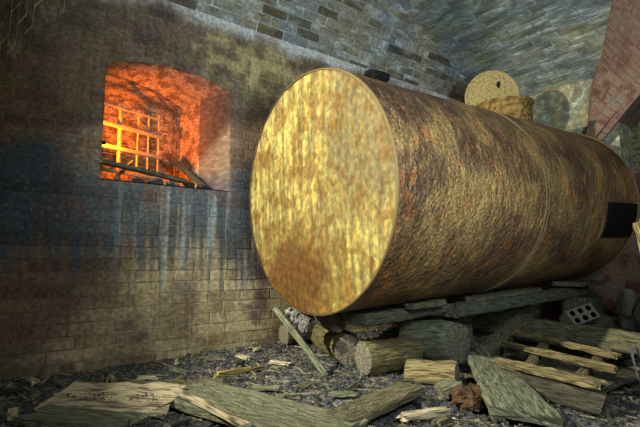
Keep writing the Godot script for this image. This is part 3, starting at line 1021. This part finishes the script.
func build_tank():
	var L := 3.38
	var R := 0.8
	var t := thing("storage_tank", "huge rusty cylindrical steel tank with a yellow-painted flat end lying on logs", "tank", Vector3(1.7956, 0.4039, 1.1607))
	t.rotation.z = atan(0.045)
	# shell
	var nu := 80
	var nv := 112
	var st := st_new(true)
	var P := func(i, k, extra):
		var x: float = L * i / nu
		var a: float = -PI * 0.5 - TAU * k / nv
		var r: float = R + extra + 0.004 * nb(x * 1.5, k * 7.0 / nv * sin(PI * k / nv))
		return Vector3(x, R + r * sin(a), r * cos(a))
	for i in nu:
		for k in nv:
			var f := func(ii, kk): return Vector2(float(ii) / nu, float(kk) / nv)
			quad(st, P.call(i, k, 0.0), P.call(i, k + 1, 0.0), P.call(i + 1, k + 1, 0.0), P.call(i + 1, k, 0.0), f.call(i, k), f.call(i, k + 1), f.call(i + 1, k + 1), f.call(i + 1, k))
	part("shell", done(st), M.tank_shell, t)
	# ends
	for e in 2:
		var s2 := st_new(true)
		var x := 0.006 if e == 0 else L - 0.004
		var sg := -1.0 if e == 0 else 1.0
		for i in 22:
			for k in 96:
				var Q := func(ii, kk):
					var rr: float = (R - 0.006) * ii / 22.0
					var a: float = TAU * kk / 96.0
					var y: float = rr * sin(a)
					var z: float = rr * cos(a)
					return Vector3(x + sg * (0.004 * nb(y * 2.0, z * 2.0) + 0.008 * (1.0 - pow(ii / 22.0, 2))), R + y, z)
				var uv := func(p): return Vector2(0.5 + p.z / (2 * R), 0.5 - (p.y - R) / (2 * R))
				var a: Vector3 = Q.call(i, k)
				var b: Vector3 = Q.call(i, k + 1)
				var c: Vector3 = Q.call(i + 1, k + 1)
				var d: Vector3 = Q.call(i + 1, k)
				if e == 0: quad(s2, a, b, c, d, uv.call(a), uv.call(b), uv.call(c), uv.call(d))
				else: quad(s2, d, c, b, a, uv.call(d), uv.call(c), uv.call(b), uv.call(a))
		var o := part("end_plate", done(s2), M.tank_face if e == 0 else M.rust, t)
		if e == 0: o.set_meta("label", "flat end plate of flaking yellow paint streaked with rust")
	# rim and weld seams
	for b in [["rim", 0.008, 0.020, 0.008], ["weld_seam", 1.58, 0.016, 0.007], ["weld_seam", 1.62, 0.010, 0.005], ["rim", L - 0.01, 0.03, 0.012]]:
		var s3 := st_new(true)
		for k in 112:
			for j in 6:
				var Q := func(jj, kk):
					var a: float = TAU * kk / 112.0
					var q: float = PI * jj / 6.0
					var r: float = R - 0.004 + (b[3] + 0.004) * sin(q) + 0.0015 * nb(kk % 112 * 1.1, jj * 1.0)
					return Vector3(b[1] - cos(q) * b[2] * 0.5, R + r * sin(a), r * cos(a))
				quad(s3, Q.call(j, k), Q.call(j, k + 1), Q.call(j + 1, k + 1), Q.call(j + 1, k), Vector2(k / 112.0, j * 0.1), Vector2((k + 1) / 112.0, j * 0.1), Vector2((k + 1) / 112.0, j * 0.1 + 0.1), Vector2(k / 112.0, j * 0.1 + 0.1))
		part(b[0], done(s3), M.rim, t)
	# black plate on the flank near the far end
	var s4 := st_new()
	var rings := []
	for i in 9:
		var a := lerpf(-0.07, -0.47, i / 8.0)
		var ring := PackedVector3Array()
		for c in [[2.66, 0.80], [3.30, 0.80], [3.30, 0.815], [2.66, 0.815]]: ring.append(Vector3(c[0], R + c[1] * sin(a), c[1] * cos(a)))
		rings.append(ring)
	loft(s4, rings)
	part("patch_plate", done(s4), M.black_plate, t).set_meta("label", "square matt black patch plate")
	# manhole neck with a flange; open on top
	var hole := Vector3(2.46, 0, 0)
	var s5 := st_new(true)
	lathe(s5, [Vector2(0.245, 1.50), Vector2(0.245, 1.795), Vector2(0.245, 1.80), Vector2(0.275, 1.80), Vector2(0.278, 1.798), Vector2(0.278, 1.775), Vector2(0.262, 1.772), Vector2(0.260, 1.76), Vector2(0.260, 1.50)], 56)
	var nk := part("manhole_neck", done(s5), M.rust, t)
	nk.position = hole
	# lid swung open, standing behind the neck
	var lid := Node3D.new()
	lid.name = "manhole_lid"
	t.add_child(lid)
	lid.position = Vector3(2.46 + 0.20, 1.985, -0.245)
	lid.rotation = Vector3(0, 0, 0)
	var face := Vector3(-0.74, -0.12, 0.66).normalized()
	var sx := face.cross(Vector3.UP).normalized()
	lid.basis = Basis(sx, face, sx.cross(face))
	var s6 := st_new(true)
	lathe(s6, [Vector2(0.0, 0.018), Vector2(0.10, 0.018), Vector2(0.235, 0.014), Vector2(0.255, 0.012), Vector2(0.262, 0.020), Vector2(0.275, 0.020), Vector2(0.28, 0.014), Vector2(0.28, -0.012), Vector2(0.275, -0.016), Vector2(0.0, -0.016)], 56)
	part("lid_plate", done(s6), M.lid, lid)
	var s7 := st_new()
	var hr := []
	for y in [0.0185, 0.024]:
		var ring := PackedVector3Array()
		for k in 10: ring.append(Vector3(-0.07 + 0.020 * cos(TAU * k / 10), y, 0.12 + 0.036 * sin(TAU * k / 10)))
		hr.append(ring)
	loft(s7, hr)
	part("painted_latch_hole", done(s7), M.black_plate, lid)  # solid black disc: the dark of the hole is painted, nothing is cut
	var s8 := st_new()
	loft(s8, [PackedVector3Array([Vector3(-0.05, -0.014, -0.24), Vector3(0.05, -0.014, -0.24), Vector3(0.05, 0.012, -0.24), Vector3(-0.05, 0.012, -0.24)]), PackedVector3Array([Vector3(-0.05, -0.014, -0.33), Vector3(0.05, -0.014, -0.33), Vector3(0.05, 0.012, -0.33), Vector3(-0.05, 0.012, -0.33)])])
	part("hinge", done(s8), M.rust, lid)
	# clod on top of the tank
	var l := part(numbered("dark_clod"), lump_mesh(Vector3(0.09, 0.036, 0.055), 0.35, 1.8, 12, 3.0), M.black_plate, self)
	l.position = Vector3(2.20, 2.043, 1.375)
	l.rotation = Vector3(0.28, -0.25, -0.05)
	tag(l, "flat black clod lying on top of the rusty tank", "clod")

# ------------------------------------------------------------------ logs and beams that carry the tank
func build_supports():
	log_thing("round log lying crosswise under the tank behind the leaning stick", Vector3(2.46, 0.12, 0.42), Vector3(2.20, 0.12, 1.06), 0.12, 0.115, M.wood_bark, M.sawn)
	log_thing("log with a ringed sawn end facing the coals below the tank's beam", Vector3(2.11, 0.112, 1.30), Vector3(2.52, 0.112, 1.38), 0.112, 0.105, M.wood_bark, M.sawn)
	log_thing("thick dark-ended log section standing out highest under the tank's beam", Vector3(2.78, 0.155, 1.10), Vector3(2.80, 0.165, 1.545), 0.135, 0.155, M.wood_green, M.sawn)
	log_thing("split half log with a pale yellowish flat top in front of the other logs", Vector3(2.24, 0.045, 1.57), Vector3(2.38, 0.05, 1.84), 0.09, 0.1, M.wood_dirty, M.sawn, "", true)
	log_thing("small dark log end against the foot of the brick wall", Vector3(2.22, 0.105, 0.16), Vector3(2.62, 0.10, 0.20), 0.10, 0.095, M.wood_dark, M.sawn)
	log_thing("upper grey log wedged between the tank bottom and the log below", Vector3(2.38, 0.315, 0.42), Vector3(2.12, 0.315, 1.02), 0.078, 0.078, M.wood_grime, M.sawn)
	var sl := Vector3(1, 0.045, 0).normalized()
	var p := Vector3(2.085, 0.360, 1.235)
	board("support_plank", "blue-green plank sticking out below the yellow end of the tank", "plank", p, p + sl * 0.86, 0.25, 0.085, M.wood_blue, Vector3.UP)
	board("support_plank", "short board lying on the blue-green plank under the tank", "plank", Vector3(2.44, 0.436, 1.42), Vector3(2.78, 0.451, 1.425), 0.085, 0.04, M.wood_grime)
	p = Vector3(2.93, 0.375, 1.40)
	board("support_beam", "long weathered timber running beneath the tank flank to the blue-grey block", "timber", p, Vector3(5.02, 0.455, 1.44), 0.14, 0.10, M.wood_blue)
	board("support_plank", "thin board lying along the long timber tight under the tank", "plank", Vector3(3.12, 0.452, 1.43), Vector3(4.12, 0.492, 1.44), 0.09, 0.04, M.wood_grime)
	board("sleeper", "timber sleeper crosswise in the dark gap beneath the middle of the tank", "timber", Vector3(3.35, 0.17, 0.55), Vector3(3.35, 0.17, 1.20), 0.22, 0.30, M.wood_grime)
	board("sleeper", "timber sleeper deep under the far half of the tank", "timber", Vector3(4.25, 0.20, 0.55), Vector3(4.25, 0.20, 1.25), 0.22, 0.34, M.wood_grime)
	board("support_block", "upright blue-grey timber block behind the hollow brick", "block", Vector3(4.86, 0.0, 1.50), Vector3(4.86, 0.40, 1.50), 0.30, 0.32, M.wood_blue, Vector3(1, 0, 0), "", 0.004, 0.0)
	board("cover_board", "flat board lying on top of the blue-grey timber block", "plank", Vector3(4.55, 0.53, 1.50), Vector3(5.10, 0.535, 1.50), 0.26, 0.04, M.wood_grime)
	# stick leaning on the tank's lower edge
	board("leaning_stick", "straight grey stick leaning from the coals up to the tank edge", "stick", Vector3(1.90, 0.02, 1.16), Vector3(1.71, 0.43, 0.84), 0.042, 0.03, M.wood_green, Vector3(-1, 0.5, 0.4), "", 0.003, 0.01)
	# knotted rags jammed under the tank edge
	var rag := thing("rag_bundle", "knotted pale rags stuffed under the lower edge of the tank", "rags", Vector3(1.88, 0.34, 0.90))
	for s in [[Vector3(-0.02, 0.03, -0.07), Vector3(0.045, 0.05, 0.045)], [Vector3(0.0, 0.03, 0.0), Vector3(0.06, 0.045, 0.055)], [Vector3(0.0, 0.02, 0.09), Vector3(0.04, 0.035, 0.045)], [Vector3(-0.05, -0.01, 0.0), Vector3(0.03, 0.045, 0.03)], [Vector3(-0.05, -0.02, 0.10), Vector3(0.022, 0.045, 0.025)], [Vector3(-0.05, -0.01, 0.14), Vector3(0.02, 0.04, 0.02)], [Vector3(0.08, -0.005, -0.02), Vector3(0.05, 0.03, 0.04)]]:
		var m := part("rag", lump_mesh(s[1], 0.7, 2.2, 11), M.rag, rag)
		m.position = s[0]

# ------------------------------------------------------------------ boards on the floor
func build_floor_boards():
	board("floor_board", "wide grey board lying flat among the coals, a black gap along it", "board", Vector3(0.99, 0.035, 1.06), Vector3(1.26, 0.04, 2.10), 0.36, 0.045, M.wood_green)
	board("floor_board", "broad dark plank below the thin orange splinter", "board", Vector3(1.22, 0.02, 1.06), Vector3(0.76, 0.02, 0.80), 0.26, 0.04, M.wood)
	board("white_stick", "long narrow whitish lath lying across the wide grey board", "lath", Vector3(0.90, 0.075, 1.14), Vector3(0.95, 0.075, 1.86), 0.042, 0.02, M.wood_pale, Vector3.UP, "", 0.003, 0.01)
	board("floor_board", "short pale plank with a pointed corner lying beside the split log", "board", Vector3(1.34, 0.05, 1.98), Vector3(1.94, 0.07, 1.87), 0.17, 0.04, M.wood)
	board("orange_splinter", "thin orange-brown splinter of wood lying on the coals", "splinter", Vector3(1.25, 0.06, 0.93), Vector3(1.60, 0.05, 0.87), 0.035, 0.025, M.wood_warm, Vector3.UP, "", 0.01, 0.05, 0.5)
	board("pale_slab", "large pale worn slab of wood near the wall corner", "board", Vector3(0.42, 0.05, 0.84), Vector3(0.86, 0.05, 1.22), 0.30, 0.035, M.wood_pale, Vector3(-0.1, 1, 0.15), "", 0.014, 0.08)
	board("pale_slab", "dirty pale board at the very bottom by the pale worn slab", "board", Vector3(0.30, 0.03, 1.02), Vector3(0.62, 0.03, 1.42), 0.2, 0.04, M.wood_green, Vector3.UP, "", 0.01, 0.05)
	board("floor_board", "big grey-green board running towards the slatted crate", "board", Vector3(2.72, 0.12, 1.80), Vector3(2.04, 0.05, 2.46), 0.22, 0.05, M.wood_green, Vector3(0.1, 1, 0.1), "", 0.008, 0.03, 1.45)
	board("splintered_board", "splintered yellowish board scrap at the bottom edge of the coals", "board", Vector3(1.62, 0.04, 2.10), Vector3(1.86, 0.04, 2.16), 0.06, 0.025, M.wood_pale, Vector3.UP, "", 0.01, 0.05)
	board("wood_block", "square grey-green wood block among the rubble by the split log", "block", Vector3(2.11, 0.035, 1.93), Vector3(2.21, 0.06, 1.97), 0.11, 0.07, M.wood_green)
	var l := part(numbered("brick_lump"), lump_mesh(Vector3(0.10, 0.055, 0.08), 0.5, 1.8, 12, 3.0), M.brick_red, self)
	l.position = Vector3(2.12, 0.04, 2.12)
	tag(l, "orange-brown broken brick lump in the dark rubble", "brick")

# ------------------------------------------------------------------ crate, hollow brick and rubble
func build_crate_corner():
	var O := Vector3(2.68, 0.10, 1.80)
	var c := thing("slatted_crate", "broken slatted wooden crate tipped on the rubble beside the big board", "crate", O)
	var r1 := Vector3(3.62, 0.22, 1.53) - O
	part("side_rail", board_mesh(Vector3(0.0, 0.02, 0.0), r1, 0.10, 0.17, Vector3(0.1, 1, 0.5), 0.012, 0.05), M.wood_grime, c)
	part("back_rail", board_mesh(r1 + Vector3(-0.05, 0.02, 0.0), Vector3(3.31, 0.24, 2.52) - O, 0.05, 0.13, Vector3(0.3, 1, 0), 0.012, 0.04), M.wood_grime, c)
	for s in [[Vector3(3.28, 0.225, 1.66), Vector3(2.95, 0.215, 2.50), 0.045, M.wood_dirty], [Vector3(2.96, 0.19, 1.76), Vector3(2.66, 0.20, 2.60), 0.045, M.wood_dirty], [Vector3(2.62, 0.135, 1.95), Vector3(2.53, 0.14, 2.58), 0.075, M.wood_dirty]]:
		part("slat", board_mesh(s[0] - O, s[1] - O, s[2], 0.03, Vector3(-0.25, 1, 0.1), 0.009, 0.05), s[3], c)
	for s in [[Vector3(2.60, 0.10, 2.14), Vector3(3.22, 0.19, 1.96)], [Vector3(2.56, 0.10, 2.42), Vector3(3.20, 0.19, 2.36)]]:
		part("crosspiece", board_mesh(s[0] - O, s[1] - O, 0.06, 0.04, Vector3.UP, 0.008, 0.03), M.wood, c)
	part("front_rail", board_mesh(Vector3(2.55, 0.07, 1.97) - O, Vector3(2.46, 0.06, 2.62) - O, 0.04, 0.10, Vector3(0.4, 1, 0), 0.01, 0.04), M.wood_dark, c)
	part("bottom_board", board_mesh(Vector3(3.05, 0.055, 1.75) - O, Vector3(2.86, 0.055, 2.50) - O, 0.62, 0.03, Vector3(-0.15, 1, 0), 0.008, 0.03), M.wood_dark, c)
	# hollow brick with six holes
	var hb := CSGBox3D.new()
	hb.name = numbered("hollow_brick")
	hb.size = Vector3(0.25, 0.13, 0.12)
	add_child(hb)
	for i in 3:
		for k in 2:
			var h := CSGCylinder3D.new()
			h.name = "hole"
			h.operation = CSGShape3D.OPERATION_SUBTRACTION
			h.radius = 0.024; h.height = 0.2; h.sides = 14
			h.rotation.x = PI / 2
			h.position = Vector3(-0.078 + 0.078 * i, -0.032 + 0.064 * k, 0.055)
			h.material = M.black_plate  # hole walls coloured black, so the shade inside them is painted in
			hb.add_child(h, true)
	hb.material = M.stone
	hb.position = Vector3(4.02, 0.29, 1.84)
	hb.rotation = Vector3(-0.55, -0.62, 0.32)
	tag(hb, "grey hollow brick with six round holes leaning on the rubble", "brick")
	var blocks := [
		["grey upright brick standing at the mouth of the dark passage", Vector3(4.72, 0.375, 1.93), Vector3(0.13, 0.24, 0.08), Vector3(0.1, 0.9, 0.12), M.stone],
		["tilted grey brick slab leaning over the rubble beside the upright brick", Vector3(4.62, 0.36, 2.13), Vector3(0.28, 0.07, 0.14), Vector3(0.25, 0.5, -0.75), M.stone],
		["pale brick standing at the outer edge of the rubble pile", Vector3(4.55, 0.355, 2.36), Vector3(0.09, 0.22, 0.13), Vector3(-0.1, 0.5, -0.1), M.stone],
		["flat grey brick lying in front of the rubble pile", Vector3(4.28, 0.255, 2.10), Vector3(0.25, 0.07, 0.12), Vector3(0.1, 0.4, 0.1), M.stone_dark],
		["brownish broken brick between the hollow brick and the crate", Vector3(3.96, 0.20, 2.12), Vector3(0.14, 0.09, 0.12), Vector3(0.2, 1.1, 0.1), M.brick_red],
		["small grey brick half buried behind the crate", Vector3(3.72, 0.145, 2.30), Vector3(0.2, 0.07, 0.11), Vector3(0.05, -0.4, 0.15), M.stone],
		["dark brick lying by the foot of the blue-grey timber block", Vector3(4.48, 0.25, 1.80), Vector3(0.24, 0.07, 0.12), Vector3(0.1, 0.9, 0.15), M.stone_dark],
		["broken pale brick half lying near the outer rubble edge", Vector3(4.20, 0.25, 2.34), Vector3(0.15, 0.08, 0.12), Vector3(0.3, -0.3, 0.2), M.stone],
		["grey brick tipped on its edge below the pale standing brick", Vector3(4.34, 0.33, 2.50), Vector3(0.07, 0.12, 0.2), Vector3(0.2, 0.3, 0.5), M.stone_dark]]
	for b in blocks:
		var sz: Vector3 = b[2]
		var m := part(numbered("loose_brick"), lump_mesh(sz * 0.54, 0.10, 1.6, 10, 9.0), b[4], self)
		m.position = b[1]
		m.rotation = b[3]
		tag(m, b[0], "brick")
	# frayed sacking hanging over the crate end
	var sk := thing("frayed_sacking", "frayed bluish-white sacking hanging over the crate end", "cloth", Vector3(2.74, 0.0, 2.60))
	for i in 6:
		var z := 0.012 * i
		var x := 0.22 + 0.05 * i
		part("strip", board_mesh(Vector3(x, 0.26 + rng.randf_range(-0.02, 0.02), -0.03 + z), Vector3(x - 0.10 + rng.randf_range(-0.03, 0.03), 0.01, 0.05 + z), 0.030, 0.006, Vector3(0.3, 0.1, 1), 0.012, 0.05, 0.5), M.cloth, sk)
	board("splintered_post", "pale splintered post slanting up past the far end of the tank", "post", Vector3(3.60, 0.06, 2.62), Vector3(3.615, 1.01, 2.43), 0.07, 0.05, M.wood_warm, Vector3(0, 0, 1), "", 0.015, 0.06)

# ------------------------------------------------------------------ coal, splinters and scraps
func scatter(called, label, category, mesh: Mesh, m: Material, n: int, pick: Callable, lo: float, hi: float, flat: float):
	var mm := MultiMesh.new()
	mm.transform_format = MultiMesh.TRANSFORM_3D
	mm.mesh = mesh
	mm.instance_count = n
	for i in n:
		var q: Vector2 = pick.call()
		var s := lo + (hi - lo) * pow(rng.randf(), 2.5)
		var b := Basis.from_euler(Vector3(rng.randf_range(-flat, flat), rng.randf() * TAU, rng.randf_range(-flat, flat))).scaled(Vector3.ONE * s)
		mm.set_instance_transform(i, Transform3D(b, Vector3(q.x, ground(q.x, q.y) + s * 0.12, q.y)))
	var o := MultiMeshInstance3D.new()
	o.name = called
	o.multimesh = mm
	o.material_override = m
	add_child(o)
	o.set_meta("kind", "stuff")
	tag(o, label, category)

func build_debris():
	var free := func():
		while true:
			var x := rng.randf_range(-0.1, 5.0)
			var z := rng.randf_range(0.03, 2.7)
			if z < 0.15 + 0.62 * x + 1.2: return Vector2(x, z)
	scatter("coal_chips", "blue-black coal and cinder chips covering the floor", "coal", lump_mesh(Vector3(0.5, 0.32, 0.42), 0.6, 1.8, 4), M.coal, 16000, free, 0.008, 0.042, 0.7)
	scatter("stone_chips", "pale mortar and stone chips strewn over the coals", "rubble", lump_mesh(Vector3(0.5, 0.25, 0.4), 0.7, 1.8, 4), M.stone, 4200, free, 0.006, 0.034, 0.6)
	var st := board_mesh(Vector3(-0.5, 0, 0), Vector3(0.5, 0, 0), 0.11, 0.05, Vector3.UP, 0.03, 0.2, 0.4)
	scatter("wood_splinters", "pale wood splinters strewn over the coals", "splinters", st, M.wood_pale, 1100, free, 0.04, 0.15, 0.25)
	# larger scraps one can pick out
	var taken := [Vector2(1.1, 1.5), Vector2(1.0, 1.1), Vector2(1.65, 1.93), Vector2(0.64, 1.03), Vector2(2.12, 2.12), Vector2(1.15, 1.9), Vector2(1.42, 0.9), Vector2(1.85, 1.1), Vector2(0.45, 1.2), Vector2(2.18, 1.95)]
	var colours := [["grey", M.wood], ["dark", M.wood_dark], ["grey-green", M.wood_green], ["pale", M.wood_pale]]
	var count := 0
	for i in 900:
		if count >= 46: break
		var q: Vector2 = free.call()
		if q.y < 0.2 or q.x > 2.45 or (q.x > 1.95 and q.y < 1.95) or q.y > 2.3: continue
		var near := false
		for t in taken:
			if q.distance_to(t) < (0.27 if taken.find(t) < 10 else 0.17): near = true
		if near: continue
		taken.append(q)
		count += 1
		var a := rng.randf() * TAU
		var l := rng.randf_range(0.08, 0.17)
		var d := Vector3(cos(a), 0, sin(a)) * l * 0.5
		var p := Vector3(q.x, ground(q.x, q.y) + 0.022, q.y)
		var c: Array = colours[rng.randi() % 4]
		var zone := "close to the brick wall" if q.y < 0.6 else ("beyond the thin orange splinter" if q.y < 1.1 and q.x > 1.2 else ("around the leaning stick" if q.x > 1.5 and q.y < 1.7 else ("beside the pale worn slab" if q.x < 0.9 else "along the wide grey board")))
		board("wood_scrap", "%s %s scrap of broken wood %s" % ["short" if l < 0.105 else ("long" if l > 0.14 else "small"), c[0], zone], "wood scrap", p - d, p + d, rng.randf_range(0.02, 0.05), 0.02, c[1], Vector3.UP, "wood scraps on the coals", 0.006, 0.04)
	var stones := 0
	for i in 600:
		if stones >= 30: break
		var q := Vector2(rng.randf_range(1.5, 2.5), rng.randf_range(1.55, 2.4))
		if q.y < 1.98 and q.x < 2.02: continue
		if q.y > 0.9 + q.x * 0.62 or (q.x > 2.0 and q.y < 1.95) or q.x > 2.3: continue
		var near := false
		for t in taken:
			if q.distance_to(t) < (0.2 if taken.find(t) < 10 else 0.11): near = true
		if near: continue
		taken.append(q)
		stones += 1
		var r := rng.randf_range(0.022, 0.042)
		var dark := rng.randf() < 0.5
		var l := part(numbered("rubble_lump"), lump_mesh(Vector3(r * 1.4, r * 0.8, r), 0.6, 1.8, 7, 3.0), M.stone_dark if dark else M.coal, self)
		l.position = Vector3(q.x, ground(q.x, q.y) + r * 0.5, q.y)
		l.rotation.y = rng.randf() * TAU
		tag(l, "angular %s rubble lump in front of the split half log" % ("grey" if dark else "blackish"), "rubble", "rubble lumps in front of the split log")
	var tops := [[Vector2(0.99, 1.06), Vector2(1.26, 2.10), 0.15, 0.058], [Vector2(1.34, 1.98), Vector2(1.94, 1.87), 0.07, 0.078], [Vector2(0.42, 0.84), Vector2(0.86, 1.22), 0.12, 0.068], [Vector2(1.22, 1.06), Vector2(0.76, 0.80), 0.10, 0.042]]
	var mm := MultiMesh.new()
	mm.transform_format = MultiMesh.TRANSFORM_3D
	mm.mesh = lump_mesh(Vector3(0.5, 0.3, 0.42), 0.6, 1.8, 4)
	mm.instance_count = 900
	for i in 900:
		var t: Array = tops[rng.randi() % 4]
		var a: Vector2 = t[0]
		var b: Vector2 = t[1]
		var q := a.lerp(b, rng.randf_range(0.03, 0.97)) + (b - a).normalized().orthogonal() * rng.randf_range(-t[2], t[2])
		var sc := 0.004 + 0.009 * pow(rng.randf(), 3.0)
		mm.set_instance_transform(i, Transform3D(Basis.from_euler(Vector3(0, rng.randf() * TAU, 0)).scaled(Vector3.ONE * sc), Vector3(q.x, t[3] + sc * 0.1, q.y)))
	var o := MultiMeshInstance3D.new()
	o.name = "board_crumbs"
	o.multimesh = mm
	o.material_override = M.coal
	add_child(o)
	o.set_meta("kind", "stuff")
	tag(o, "dark crumbs scattered over the boards on the floor", "crumbs")
	var heap := []
	for i in 400:
		if heap.size() >= 26: break
		var q := Vector2(rng.randf_range(3.75, 5.15), rng.randf_range(1.75, 2.75))
		var near := q.distance_to(Vector2(3.6, 2.62)) < 0.2
		for p in HEAP_KEEP:
			if q.distance_to(p) < 0.21: near = true
		for p in heap:
			if q.distance_to(p) < 0.15: near = true
		if near: continue
		heap.append(q)
		var r := rng.randf_range(0.035, 0.06)
		var grey := rng.randf() < 0.6
		var l := part(numbered("rubble_lump"), lump_mesh(Vector3(r * 1.4, r * 0.8, r), 0.6, 1.8, 7, 3.0), M.stone if grey else M.stone_dark, self)
		l.position = Vector3(q.x, ground(q.x, q.y) + r * 0.5, q.y)
		l.rotation.y = rng.randf() * TAU
		tag(l, "%s angular %s rubble lump on the heap beyond the crate" % ["large" if r > 0.047 else "small", "pale" if grey else "grey"], "rubble", "rubble lumps on the heap beyond the crate")
